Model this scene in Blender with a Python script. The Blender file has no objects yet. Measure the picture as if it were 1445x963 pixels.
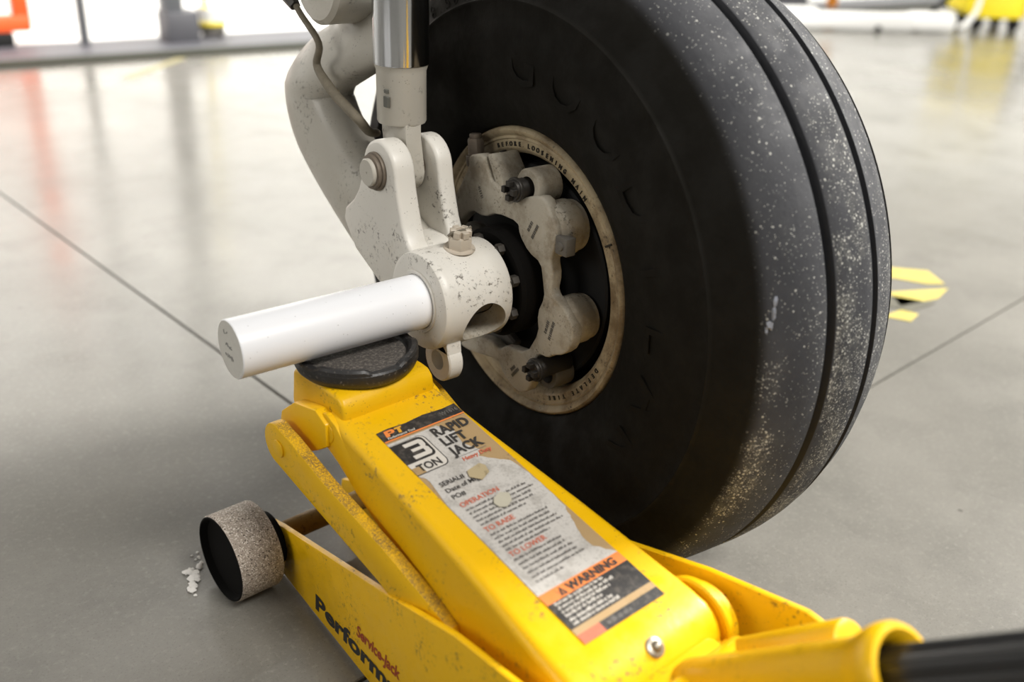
import bpy, bmesh, math, random
from mathutils import Vector, Matrix
random.seed(7)
pi = math.pi
SC = bpy.context.scene
COL = SC.collection

# ---------------------------------------------------------------- camera
cd = bpy.data.cameras.new('camera'); cam = bpy.data.objects.new('camera', cd); COL.objects.link(cam)
cd.sensor_width = 36.0; cd.lens = 35.0; cd.clip_start = 0.02; cd.clip_end = 200
CR = (0.789687, -0.612488, 0.035381); CU = (0.240380, 0.361953, 0.900671); CF = (0.564457, 0.702743, -0.433060)
CP = (-0.705422, -0.724701, 0.678378)
cam.matrix_world = Matrix(((CR[0], CU[0], -CF[0], CP[0]), (CR[1], CU[1], -CF[1], CP[1]),
                           (CR[2], CU[2], -CF[2], CP[2]), (0, 0, 0, 1)))
cd.dof.use_dof = True; cd.dof.focus_distance = 0.93; cd.dof.aperture_fstop = 3.2
SC.camera = cam
# ---------------------------------------------------------------- light
wd = bpy.data.worlds.new('hangar_air'); SC.world = wd; wd.use_nodes = True
bg = wd.node_tree.nodes['Background']; bg.inputs[0].default_value = (1.0, 0.965, 0.90, 1); bg.inputs[1].default_value = 0.21
def area(name, loc, target, size, size_y, power, color=(1, 0.97, 0.92)):
    l = bpy.data.lights.new(name, 'AREA'); l.shape = 'RECTANGLE'; l.size = size; l.size_y = size_y
    l.energy = power; l.color = color
    o = bpy.data.objects.new(name, l); COL.objects.link(o); o.location = loc
    o.rotation_euler = (Vector(target) - Vector(loc)).to_track_quat('-Z', 'Y').to_euler()
    return o
area('ceiling_lamp_bank_near', (0.15, -2.3, 3.3), (0, 0, 0.2), 1.0, 0.8, 128)
area('wall_fill_back', (0.9, 2.6, 2.3), (0.8, 3.95, 0.7), 9.0, 0.4, 335)  # added light, brightens the back wall and its reflection in the floor
area('wall_fill_right', (6.8, 0.5, 2.6), (8.4, 0.6, 0.8), 0.4, 8.0, 400)  # added light out of view, brightens the right wall for floor reflections
area('fill_light_left', (-4.0, 0.2, 2.0), (0, 0, 0.25), 2.0, 1.4, 43)  # added fill from the left, stands for bright surroundings, no fixture
area('work_lamp_right', (3.0, -0.65, 2.35), (0.0, 0.0, 0.2), 0.9, 0.6, 300)
SC.view_settings.view_transform = 'Standard'; SC.view_settings.look = 'None'
SC.view_settings.gamma = 1; SC.view_settings.use_curve_mapping = False
SC.view_settings.exposure = 0.0

# ---------------------------------------------------------------- helpers
def sm(me, ang=35):
    me.shade_smooth(); me.set_sharp_from_angle(angle=math.radians(ang))
def obj(name, bm, mats, parent=None, loc=None, ang=35, rot=None):
    me = bpy.data.meshes.new(name); bm.normal_update(); bm.to_mesh(me); bm.free()
    for m in (mats if isinstance(mats, (list, tuple)) else [mats]): me.materials.append(m)
    sm(me, ang)
    o = bpy.data.objects.new(name, me); COL.objects.link(o)
    if parent: o.parent = parent
    if loc: o.location = loc
    if rot: o.rotation_euler = rot
    return o
def tag(o, label=None, cat=None, group=None, kind=None):
    if label: o['label'] = label
    if cat: o['category'] = cat
    if group: o['group'] = group
    if kind: o['kind'] = kind
    return o
def thing(name, label, cat, loc=(0, 0, 0), rz=0, group=None):
    o = bpy.data.objects.new(name, None); COL.objects.link(o); o.location = loc; o.rotation_euler = (0, 0, rz)
    o.empty_display_size = 0.05
    return tag(o, label, cat, group)
def B(): return bmesh.new()
def xform(bm, verts, M):
    for v in verts: v.co = M @ v.co
def set_mi(faces, mi):
    for f in faces: f.material_index = mi
def bevel_sharp(bm, faces, w, seg=2, ang=30):
    if w <= 0: return
    es = {e for f in faces for e in f.edges if len(e.link_faces) == 2 and e.calc_face_angle(0) > math.radians(ang)}
    if es: bmesh.ops.bevel(bm, geom=list(es), offset=w, segments=seg, profile=0.5, affect='EDGES', clamp_overlap=True)
def prism(bm, pts, a, b, axes='yzx', bev=0.0, seg=2, mi=0, M=None):
    """polygon pts in the first two axes, extruded a..b along the third"""
    t = B(); ix = ['xyz'.index(c) for c in axes]
    def co(p, w):
        c = [0, 0, 0]; c[ix[0]] = p[0]; c[ix[1]] = p[1]; c[ix[2]] = w; return c
    va = [t.verts.new(co(p, a)) for p in pts]; vb = [t.verts.new(co(p, b)) for p in pts]
    n = len(pts)
    t.faces.new(va); t.faces.new(vb[::-1])
    for i in range(n): t.faces.new((va[i], vb[i], vb[(i + 1) % n], va[(i + 1) % n]))
    bmesh.ops.recalc_face_normals(t, faces=t.faces)
    bevel_sharp(t, list(t.faces), bev, seg)
    return merge(bm, t, mi, M)
def merge(bm, t, mi=None, M=None):
    if M is not None: bmesh.ops.transform(t, matrix=M, verts=t.verts)
    if mi is not None: set_mi(t.faces, mi)
    me = bpy.data.meshes.new('tmp'); t.to_mesh(me); t.free(); bm.from_mesh(me); bpy.data.meshes.remove(me)
def box(bm, lo, hi, bev=0.0, seg=2, mi=0, M=None):
    prism(bm, [(lo[0], lo[1]), (hi[0], lo[1]), (hi[0], hi[1]), (lo[0], hi[1])], lo[2], hi[2], 'xyz', bev, seg, mi, M)
def frame(p, d, up=(0, 0, 1)):
    z = Vector(d).normalized(); u = Vector(up)
    if abs(z.dot(u)) > 0.98: u = Vector((0, 1, 0))
    x = u.cross(z).normalized(); y = z.cross(x)
    return Matrix(((x.x, y.x, z.x, p[0]), (x.y, y.y, z.y, p[1]), (x.z, y.z, z.z, p[2]), (0, 0, 0, 1)))
def lathe(bm, prof, n=32, M=None, mi=0, closed=False, phase=0.0):
    """prof (r, h) about local z"""
    t = B(); rings = []
    for r, h in prof:
        if r < 1e-6: rings.append([t.verts.new((0, 0, h))])
        else: rings.append([t.verts.new((r * math.cos(2 * pi * i / n + phase), r * math.sin(2 * pi * i / n + phase), h)) for i in range(n)])
    pairs = list(zip(rings, rings[1:])) + ([(rings[-1], rings[0])] if closed else [])
    for a, b in pairs:
        for i in range(n):
            j = (i + 1) % n
            if len(a) == 1 and len(b) == 1: continue
            if len(a) == 1: t.faces.new((a[0], b[j], b[i]))
            elif len(b) == 1: t.faces.new((a[i], a[j], b[0]))
            else: t.faces.new((a[i], a[j], b[j], b[i]))
    bmesh.ops.recalc_face_normals(t, faces=t.faces)
    merge(bm, t, mi, M)
def cyl(bm, p, q, r, n=28, bev=0.0, mi=0, r2=None):
    p = Vector(p); q = Vector(q); L = (q - p).length; r2 = r if r2 is None else r2
    b = min(bev, L / 3, r / 2)
    pr = [(0, 0), (r - b, 0), (r - b * .3, b * .3), (r, b), (r2, L - b), (r2 - b * .3, L - b * .3), (r2 - b, L), (0, L)] if b > 0 else [(0, 0), (r, 0), (r2, L), (0, L)]
    lathe(bm, pr, n, frame(p, q - p), mi)
def tube(bm, pts, r, n=10, mi=0, caps=True):
    """swept tube; r float or list; smooth path via Catmull-Rom"""
    P = [Vector(p) for p in pts]; R = r if isinstance(r, (list, tuple)) else [r] * len(P)
    path = []; rad = []
    for i in range(len(P) - 1):
        p0 = P[max(i - 1, 0)]; p1 = P[i]; p2 = P[i + 1]; p3 = P[min(i + 2, len(P) - 1)]
        for k in range(5):
            t = k / 5
            path.append(0.5 * ((2 * p1) + (p2 - p0) * t + (2 * p0 - 5 * p1 + 4 * p2 - p3) * t * t + (3 * p1 - p0 - 3 * p2 + p3) * t ** 3))
            rad.append(R[i] * (1 - t) + R[i + 1] * t)
    path.append(P[-1]); rad.append(R[-1])
    t = B(); rings = []; x = None
    for i, p in enumerate(path):
        d = (path[min(i + 1, len(path) - 1)] - path[max(i - 1, 0)]).normalized()
        if x is None:
            x = d.orthogonal().normalized()
        x = (x - d * x.dot(d)).normalized(); y = d.cross(x)
        rings.append([t.verts.new(p + (x * math.cos(2 * pi * k / n) + y * math.sin(2 * pi * k / n)) * rad[i]) for k in range(n)])
    for a, b in zip(rings, rings[1:]):
        for k in range(n): t.faces.new((a[k], a[(k + 1) % n], b[(k + 1) % n], b[k]))
    if caps: t.faces.new(rings[0][::-1]); t.faces.new(rings[-1])
    bmesh.ops.recalc_face_normals(t, faces=t.faces)
    merge(bm, t, mi)
def hexhead(bm, p, d, r, h, mi=0, n=6):
    lathe(bm, [(0, 0), (r, 0), (r, h * .82), (r * .9, h), (0, h)], n, frame(p, d), mi)
def circ(c, r, a0, a1, n):
    return [(c[0] + r * math.cos(a0 + (a1 - a0) * i / n), c[1] + r * math.sin(a0 + (a1 - a0) * i / n)) for i in range(n + 1)]
def text_mesh(body, size, bold=0.0, align='LEFT', shear=0.0, extrude=0.0, spacing=1.0, sx=1.0):
    c = bpy.data.curves.new('print', 'FONT'); c.body = body; c.size = size; c.offset = bold * size
    c.align_x = align; c.shear = shear; c.extrude = extrude; c.space_character = spacing; c.resolution_u = 3
    o = bpy.data.objects.new('print', c); COL.objects.link(o)
    dg = bpy.context.evaluated_depsgraph_get(); ev = o.evaluated_get(dg)
    me = bpy.data.meshes.new_from_object(ev)
    bpy.data.objects.remove(o); bpy.data.curves.remove(c)
    if sx != 1.0: me.transform(Matrix.Diagonal((sx, 1, 1, 1)))
    return me
def put_text(bm, me, M, mi=0):
    t = B(); t.from_mesh(me); bpy.data.meshes.remove(me); merge(bm, t, mi, M)

# ---------------------------------------------------------------- materials
class NT:
    def __init__(s, name):
        s.m = bpy.data.materials.new(name); s.m.use_nodes = True; s.t = s.m.node_tree
        s.p = s.t.nodes['Principled BSDF']; s.tc = s.n('ShaderNodeTexCoord')
    def n(s, k, **kw):
        x = s.t.nodes.new(k)
        for a, v in kw.items(): setattr(x, a, v)
        return x
    def L(s, a, b): s.t.links.new(a, b)
    def val(s, inp, v):
        if isinstance(v, (int, float, tuple)): inp.default_value = v
        else: s.L(v, inp)
    def noise(s, scale, detail=4, rough=0.6, vec=None, dist=0.0):
        x = s.n('ShaderNodeTexNoise'); x.inputs['Scale'].default_value = scale; x.inputs['Detail'].default_value = detail
        x.inputs['Roughness'].default_value = rough; x.inputs['Distortion'].default_value = dist
        s.L(vec or s.tc.outputs['Object'], x.inputs['Vector']); return x.outputs['Fac']
    def vor(s, scale, vec=None, feat='F1', out='Distance'):
        x = s.n('ShaderNodeTexVoronoi', feature=feat); x.inputs['Scale'].default_value = scale
        s.L(vec or s.tc.outputs['Object'], x.inputs['Vector']); return x.outputs[out]
    def step(s, v, a, b, lo=0.0, hi=1.0):
        x = s.n('ShaderNodeMapRange', interpolation_type='SMOOTHSTEP'); s.L(v, x.inputs[0])
        for i, q in enumerate((a, b, lo, hi)): x.inputs[i + 1].default_value = q
        return x.outputs[0]
    def math(s, op, a, b=0.0):
        x = s.n('ShaderNodeMath', operation=op); s.val(x.inputs[0], a); s.val(x.inputs[1], b); return x.outputs[0]
    def mix(s, f, a, b):
        x = s.n('ShaderNodeMix', data_type='RGBA'); s.val(x.inputs[0], f)
        for i, c in ((6, a), (7, b)):
            if isinstance(c, tuple): x.inputs[i].default_value = (*c[:3], 1)
            else: s.L(c, x.inputs[i])
        return x.outputs[2]
    def bump(s, h, strength, dist=0.001):
        x = s.n('ShaderNodeBump'); x.inputs['Strength'].default_value = strength; x.inputs['Distance'].default_value = dist
        s.L(h, x.inputs['Height']); s.L(x.outputs[0], s.p.inputs['Normal'])
    def out(s, col, rough=0.5, metal=0.0, spec=0.5, coat=0.0):
        s.val(s.p.inputs['Base Color'], (*col, 1) if isinstance(col, tuple) else col)
        s.val(s.p.inputs['Roughness'], rough); s.val(s.p.inputs['Metallic'], metal)
        s.p.inputs['Specular IOR Level'].default_value = spec; s.p.inputs['Coat Weight'].default_value = coat
        s.p.inputs['Coat Roughness'].default_value = 0.15
        return s.m
def plain(name, col, rough=0.5, metal=0.0, spec=0.5, var=0.12, sc=60):
    k = NT(name); f = k.noise(sc)
    c = k.mix(f, tuple(x * (1 - var) for x in col), tuple(min(1, x * (1 + var)) for x in col))
    return k.out(c, rough, metal, spec)
def paint(name, col, dirt, grime=0.5, spots=0.5, rough=0.38, up=0.0, coat=0.0, tint=(0.6, 0.5, 0.35), scale=1.0, bump=0.25, cover=(.50, .78)):
    """painted metal: broad grime, fine dark scuffs and chips, optional dust on upward faces"""
    k = NT(name)
    big = k.step(k.noise(14 * scale, 6, .7), *cover)
    c = k.mix(k.math('MULTIPLY', big, grime * .55), col, tuple(a * b for a, b in zip(col, tint)))
    fine = k.step(k.noise(210 * scale, 6, .7), .53, .64)
    zone = k.step(k.noise(23 * scale, 3, .6), .50, .64)
    c = k.mix(k.math('MULTIPLY', k.math('MULTIPLY', fine, zone), spots), c, dirt)
    sp = k.step(k.vor(330 * scale), .20, .10)
    zone2 = k.step(k.noise(35 * scale, 2), .5, .62)
    c = k.mix(k.math('MULTIPLY', k.math('MULTIPLY', sp, zone2), spots * .9), c, dirt)
    if up > 0:
        sx = k.n('ShaderNodeSeparateXYZ'); k.L(k.tc.outputs['Normal'], sx.inputs[0])
        u = k.step(sx.outputs[2], .55, .9)
        g = k.step(k.noise(700, 6, .8), .36, .60)
        g2 = k.step(k.noise(28, 3), .35, .6, .45, 1.0)
        c = k.mix(k.math('MULTIPLY', k.math('MULTIPLY', u, k.math('MULTIPLY', g, g2)), up), c, (0.15, 0.095, 0.04))
    k.bump(k.noise(160, 3), bump, .0006)
    r = k.step(k.noise(40, 3), .3, .7, rough * .8, min(1, rough * 1.35))
    return k.out(c, r, 0, .32 if col[2] < .05 else .5, coat)

YEL = (0.80, 0.462, 0.003)
M_yel = paint('yellow_jack_paint', YEL, (0.13, 0.075, 0.02), .45, .8, .38, coat=.05, tint=(.80, .74, .8))
M_yel_dusty = paint('yellow_paint_dirty_top', YEL, (0.13, 0.075, 0.02), .5, .7, .4, up=1.0, tint=(.75, .7, .8))
M_yel_top = paint('yellow_arm_paint', YEL, (0.16, 0.10, 0.05), .45, .95, .38, coat=.05, tint=(.82, .74, .8))
M_rusty = paint('rusty_yellow_axle_paint', (0.20, 0.115, 0.022), (0.06, 0.035, 0.015), .8, .9, .55, tint=(.6, .55, .6))
M_white = paint('white_gear_paint', (0.69, 0.665, 0.61), (0.075, 0.06, 0.045), .55, .85, .36, tint=(.78, .73, .64))
M_greyw = paint('grey_white_gear_paint', (0.47, 0.445, 0.39), (0.06, 0.05, 0.04), .7, .7, .38, tint=(.72, .66, .55))
M_cast = paint('dusty_brake_casting', (0.44, 0.405, 0.335), (0.06, 0.05, 0.035), 1.3, .8, .7, tint=(.42, .36, .28), bump=.8, scale=1.8, cover=(.40, .66))
M_cast_dark = paint('grimy_brake_cylinder', (0.12, 0.11, 0.095), (0.03, 0.025, 0.02), .9, .5, .7, tint=(.6, .55, .5))
M_rim = paint('brake_dusted_rim', (0.40, 0.325, 0.205), (0.05, 0.035, 0.02), 1.6, 1.0, .6, tint=(.34, .27, .20), bump=.6, scale=1.6, cover=(.38, .64))
M_black = plain('black_grease_steel', (0.010, 0.010, 0.010), .65, 0, .25)
M_blackgloss = plain('black_handle_coating', (0.012, 0.012, 0.013), .32)
M_darkbolt = plain('dark_steel_bolt', (0.05, 0.046, 0.042), .45, .6)
M_steel = plain('dull_fastener_steel', (0.30, 0.27, 0.22), .4, .8, var=.35, sc=140)
M_dustbolt = plain('dusty_bolt_steel', (0.16, 0.13, 0.10), .6, .3, var=.4, sc=140)
M_hubbolt = plain('sooty_bolt_steel', (0.055, 0.048, 0.04), .6, .2, var=.4, sc=140)
M_nut = paint('overpainted_nut', (0.50, 0.44, 0.36), (0.07, 0.05, 0.035), .9, 1.0, .4, tint=(.6, .5, .4), bump=.6)
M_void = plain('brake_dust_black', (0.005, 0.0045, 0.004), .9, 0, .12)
M_groove = plain('lettering_dark', (0.02, 0.016, 0.01), .8)
M_lead = plain('pencil_mark', (0.05, 0.05, 0.055), .6)
M_inkblack = plain('black_ink', (0.018, 0.017, 0.018), .55)
M_inkdark = plain('worn_black_ink', (0.035, 0.032, 0.03), .6, var=.4, sc=400)
M_inkgrey = plain('faded_grey_ink', (0.17, 0.16, 0.15), .65, var=.3, sc=500)
M_inkred = plain('faded_red_ink', (0.58, 0.14, 0.075), .6, var=.2, sc=400)
M_inkorange = paint('orange_ink', (0.80, 0.24, 0.055), (0.25, 0.09, 0.04), .6, .5, .55, tint=(.75, .7, .6))
M_inkyellow = plain('amber_ink', (0.70, 0.36, 0.03), .6)
M_inkwhite = plain('printed_white', (0.62, 0.58, 0.52), .6)
M_tan = paint('bare_adhesive_backing', (0.40, 0.27, 0.13), (0.12, 0.08, 0.04), .8, .7, .65, tint=(.7, .65, .55))
M_redplate = plain('red_plate_ink', (0.33, 0.045, 0.012), .5, var=.3, sc=300)
M_scrap = paint('soiled_paper_scrap', (0.42, 0.34, 0.2), (0.13, 0.10, 0.05), .9, .8, .8)
k = NT('smudged_label_paper')
f1 = k.step(k.noise(60, 6, .7), .46, .66); f2 = k.step(k.noise(420, 4, .7), .52, .66)
c = k.mix(k.math('MULTIPLY', f1, .55), (0.55, 0.525, 0.49), (0.30, 0.28, 0.25)); c = k.mix(k.math('MULTIPLY', f2, .35), c, (0.16, 0.14, 0.12))
M_paper = k.out(c, .5)
k = NT('smudged_black_band')
c = k.mix(k.step(k.noise(150, 5, .7), .45, .65), (0.022, 0.020, 0.019), (0.075, 0.065, 0.055)); M_blackband = k.out(c, .5)
# chrome
k = NT('polished_chrome'); k.bump(k.noise(30), .02); M_chrome = k.out((0.62, 0.64, 0.68), .13, 1.0)
# white rod
k = NT('white_plastic_rod')
c = k.mix(k.math('MULTIPLY', k.step(k.vor(140), .09, .05), .5), (0.86, 0.87, 0.90), (0.3, 0.3, 0.3)); M_rod = k.out(c, .32)
k = NT('shaded_rod_end')  # end face turned from the light, its shade put into the colour
c = k.mix(k.noise(300, 4), (0.55, 0.535, 0.49), (0.66, 0.64, 0.59)); M_rodend = k.out(c, .7)
# jack saddle
k = NT('worn_black_saddle')
c = k.mix(k.step(k.noise(260, 5, .7), .56, .72), (0.018, 0.017, 0.017), (0.16, 0.14, 0.12))
k.bump(k.noise(120, 4), .6, .001); M_saddle = k.out(c, .45)
k = NT('gritty_saddle_dish'); c = k.mix(k.step(k.noise(300, 5, .75), .45, .65), (0.06, 0.053, 0.047), (0.17, 0.15, 0.13)); k.bump(k.noise(300, 3), .5); M_dish = k.out(c, .8)
# caster tread: cast aggregate look
k = NT('gritty_caster_tread')
v = k.vor(950, out='Color'); sv = k.n('ShaderNodeSeparateColor'); k.L(v, sv.inputs[0])
c = k.mix(k.noise(50, 4), (0.24, 0.205, 0.17), (0.34, 0.29, 0.245))
c = k.mix(k.step(sv.outputs[0], .70, .85), c, (0.56, 0.51, 0.45)); c = k.mix(k.step(sv.outputs[1], .88, .95), c, (0.06, 0.045, 0.035))
k.bump(k.noise(300, 4), .5, .0008); M_tread = k.out(c, .75)
# tyre rubber: dark sidewall, pale grit caught on the tread
k = NT('tyre_rubber')
sx = k.n('ShaderNodeSeparateXYZ'); k.L(k.tc.outputs['Object'], sx.inputs[0])
rho = k.math('SQRT', k.math('ADD', k.math('MULTIPLY', sx.outputs[1], sx.outputs[1]), k.math('MULTIPLY', sx.outputs[2], sx.outputs[2])))
tread = k.step(rho, .300, .311)
c = k.mix(k.noise(9, 4), (0.0045, 0.0039, 0.0027), (0.0075, 0.0066, 0.0046))
worn = k.mix(k.noise(18, 6, .7), (0.030, 0.031, 0.036), (0.058, 0.059, 0.064))
c = k.mix(tread, c, worn)
clump = k.step(k.noise(13, 6, .68), .40, .62)
ribA = k.step(sx.outputs[0], -.062, -.046, .16, 1.0); ribB = k.step(sx.outputs[0], .002, .012, 1.0, .45)
sh = k.math('MULTIPLY', k.step(sx.outputs[0], -.088, -.104), k.step(sx.outputs[2], .06, -.02))
low = k.step(sx.outputs[2], .27, .02, .18, 1.0)
gA = k.step(k.math('ABSOLUTE', k.math('ADD', sx.outputs[0], .053)), .0058, .0066); gB = k.step(k.math('ABSOLUTE', k.math('ADD', sx.outputs[0], -.0058)), .0058, .0066)
tread = k.math('MULTIPLY', tread, k.math('MULTIPLY', gA, gB))
dens = k.math('MULTIPLY', k.math('MULTIPLY', clump, k.math('MAXIMUM', k.math('MULTIPLY', ribA, ribB), sh)), low)
spk = None
for scv, lo, hi in ((360, .96, 1.0), (760, .90, .97)):
    vv = k.n('ShaderNodeTexVoronoi'); vv.inputs['Scale'].default_value = scv; k.L(k.tc.outputs['Object'], vv.inputs['Vector'])
    sv = k.n('ShaderNodeSeparateColor'); k.L(vv.outputs['Color'], sv.inputs[0])
    pick = k.step(k.math('ADD', sv.outputs[0], k.math('MULTIPLY', dens, .72)), lo, hi)
    siz = k.math('ADD', k.math('MULTIPLY', sv.outputs[1], .30), .16)
    one = k.math('MULTIPLY', pick, k.step(k.math('SUBTRACT', siz, vv.outputs['Distance']), -.04, .06))
    spk = one if spk is None else k.math('MAXIMUM', spk, one)
speck = k.math('MULTIPLY', spk, tread)
haze = k.math('MULTIPLY', k.math('MULTIPLY', k.step(k.noise(90, 6, .8), .40, .62), dens), tread)
c = k.mix(k.math('MULTIPLY', haze, .5), c, (0.21, 0.205, 0.18))
c = k.mix(k.math('MULTIPLY', speck, .9), c, (0.42, 0.415, 0.38))
hh = k.math('ADD', k.noise(140, 4), k.math('MULTIPLY', speck, 1.5)); k.bump(hh, .35, .0012)
M_tyre = k.out(c, k.step(k.noise(30), .3, .7, .66, .9), 0, .16)
M_chalk = plain('pale_scuff', (0.27, 0.29, 0.34), .8, var=.4, sc=500)
# concrete
k = NT('sealed_concrete')
a = k.noise(1.3, 6, .62); b = k.noise(7, 6, .65); d = k.noise(150, 5, .75)
c = k.mix(k.step(a, .35, .68), (0.150, 0.144, 0.128), (0.205, 0.197, 0.176))
c = k.mix(k.math('MULTIPLY', k.step(b, .45, .72), .5), c, (0.12, 0.115, 0.102))
c = k.mix(k.math('MULTIPLY', k.step(d, .50, .72), .6), c, (0.25, 0.24, 0.215))
c = k.mix(k.math('MULTIPLY', k.step(k.noise(420, 3, .7), .55, .68), .35), c, (0.075, 0.072, 0.064))
c = k.mix(k.math('MULTIPLY', k.step(k.vor(9), .035, .02), .8), c, (0.10, 0.095, 0.085))
k.bump(k.noise(25, 5), .04, .001)
M_conc = k.out(c, k.step(k.noise(3.5, 5), .3, .7, .17, .27), 0, .5)
M_joint = plain('dark_joint_filler', (0.075, 0.07, 0.06), .9)
M_wall = plain('white_wall_paint', (0.82, 0.82, 0.80), .6, var=.02, sc=3)
M_whitefloor = plain('white_threshold_floor', (0.78, 0.78, 0.76), .5, var=.03, sc=3)
M_sill = plain('grey_metal_sill', (0.085, 0.085, 0.098), .5, var=.08, sc=8)
M_seal = plain('black_rubber_seal', (0.02, 0.022, 0.012), .8)
M_orange = plain('bright_orange_paint', (0.90, 0.11, 0.02), .45)
M_greypost = plain('grey_painted_post', (0.11, 0.115, 0.125), .5)
M_tapey = plain('yellow_tape', (0.47, 0.39, 0.09), .55, var=.3, sc=30)
M_tapef = plain('faded_tape', (0.27, 0.245, 0.13), .5, var=.3, sc=30)
M_tapeb = plain('black_tape_worn', (0.10, 0.095, 0.07), .6, var=.3, sc=30)
M_brightyel = plain('lemon_yellow_paint', (0.85, 0.68, 0.02), .4)
M_offwhite = plain('white_equipment_paint', (0.85, 0.85, 0.83), .4, var=.03)
M_lint = plain('white_fibre', (0.62, 0.60, 0.57), .95)
M_leaf = plain('dry_leaf', (0.07, 0.045, 0.03), .8)

# ================================================================ setting
bm = B(); box(bm, (-14, -10, -0.06), (18, 16, -0.012)); floor = obj('floor', bm, M_joint); tag(floor, kind='structure')
# saw-cut joints run along two directions; slabs sit between them
ja = math.radians(4.6); jx = Vector((math.cos(ja), math.sin(ja), 0)); jy = Vector((-math.sin(ja), math.cos(ja), 0))
pA = Vector((-0.2341, 0.8734, 0)); pB = Vector((0.501, -0.0421, 0))
# corner where both joints cross
ox = jx.dot(pA); oy = jy.dot(pB); corner = jx * ox + jy * oy
for sx_ in (-1, 1):
    for sy_ in (-1, 1):
        bm = B(); g = 0.0017
        lo = (g if sx_ > 0 else -9.0, g if sy_ > 0 else -9.0, -0.012); hi = (9.0 if sx_ > 0 else -g, 12.0 if sy_ > 0 else -g, 0.0)
        box(bm, lo, hi, 0.0012, 1)
        o = obj('concrete_slab', bm, M_conc, floor); o.location = corner; o.rotation_euler = (0, 0, ja)
WR = math.radians(-4.6)
def wallM(x, y): return Matrix.Translation((x, y, 0)) @ Matrix.Rotation(WR, 4, 'Z')
# door threshold: grey sill with a black seal along its near edge
bm = B(); box(bm, (-6, 0, 0.004), (7.5, 0.29, 0.016), 0.003, 1, 0, wallM(0.06, 3.05)); tag(obj('trim_1', bm, M_sill), kind='structure')
bm = B(); box(bm, (-6, -0.085, 0.0), (7.5, -0.003, 0.014), 0.004, 1, 0, wallM(0.06, 3.05)); tag(obj('trim_2', bm, M_seal), kind='structure')
bm = B(); box(bm, (-6, 0.295, 0.0), (7.5, 0.83, 0.008), 0, 1, 0, wallM(0.06, 3.05)); tag(obj('floor_threshold', bm, M_whitefloor), kind='structure')
bm = B(); box(bm, (-7, 0.84, 0.0), (9.5, 1.0, 1.9), 0, 1, 0, wallM(0.06, 3.05)); tag(obj('wall_back', bm, M_wall), kind='structure')
bm = B(); box(bm, (8.5, -8, 0.0), (8.7, 4.0, 3.4)); tag(obj('wall_right', bm, M_wall), kind='structure')  # unseen wall, added so the floor at right reflects something bright

# ================================================================ aircraft wheel (axle along x, centre at z = HZ)
HZ = 0.304
MX = Matrix(((0, 0, 1, 0), (0, 1, 0, 0), (-1, 0, 0, 0), (0, 0, 0, 1)))   # local z of a lathe -> world x
wheel = thing('aircraft_wheel', 'large black aircraft tyre on a dusty rim standing on the concrete', 'wheel')
prof = [(.1470, -.099), (.1480, -.1085), (.1484, -.1120), (.1500, -.1145), (.155, -.1170), (.165, -.1218), (.19, -.1285), (.22, -.1325), (.245, -.1335), (.2615, -.1318),
        (.2632, -.1334), (.2648, -.1334), (.2658, -.1316), (.268, -.1305), (.283, -.1272), (.297, -.1215), (.3050, -.1155), (.3085, -.1135), (.3135, -.105), (.318, -.092), (.3205, -.078), (.3220, -.0605),
        (.3215, -.0585), (.313, -.0570), (.313, -.0490), (.3222, -.0475), (.3230, -.046), (.3243, -.030), (.3245, -.012), (.3236, -.0005),
        (.3230, .0010), (.315, .0022), (.315, .0095), (.3217, .0108), (.3210, .012), (.3165, .030), (.3075, .051), (.3065, .0525), (.299, .0530), (.296, .0590), (.3025, .061),
        (.290, .077), (.272, .095), (.245, .108), (.21, .112), (.18, .107), (.155, .096), (.146, .085)]
bm = B(); lathe(bm, prof, 240, MX)
for v in bm.verts:
    d = -(v.co.z + HZ - 0.0)
    if d > 0: v.co.z = -HZ + 0.0002; v.co.x += (-.35 if v.co.x < -.02 else .35) * d
    elif d > -.05: v.co.x += (-.06 if v.co.x < -.02 else .06) * (d + .05)
tyre = obj('tyre', bm, M_tyre, wheel, (0, 0, HZ), ang=50)
def ring_text(bm, body, r, x, size, a0, step, mi=0, outward=True, ext=0.0, bold=0.0, sx=1.0):
    """letters on the -x face of the wheel, reading clockwise seen from -x; angle measured from +z towards -y"""
    a = a0
    for ch in body:
        if ch != ' ':
            me = text_mesh(ch, size, bold, 'CENTER', 0, ext, 1, sx)
            up = Vector((0, -math.sin(a), math.cos(a))); right = Vector((0, -math.cos(a), -math.sin(a)))
            if not outward: up = -up; right = -right
            p = up * r if outward else -up * r
            nrm = Vector((-1, 0, 0))
            M = Matrix(((right.x, up.x, nrm.x, x), (right.y, up.y, nrm.y, p.y), (right.z, up.z, nrm.z, p.z), (0, 0, 0, 1)))
            put_text(bm, me, M, mi)
        a += step * (1 if outward else -1)
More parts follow.
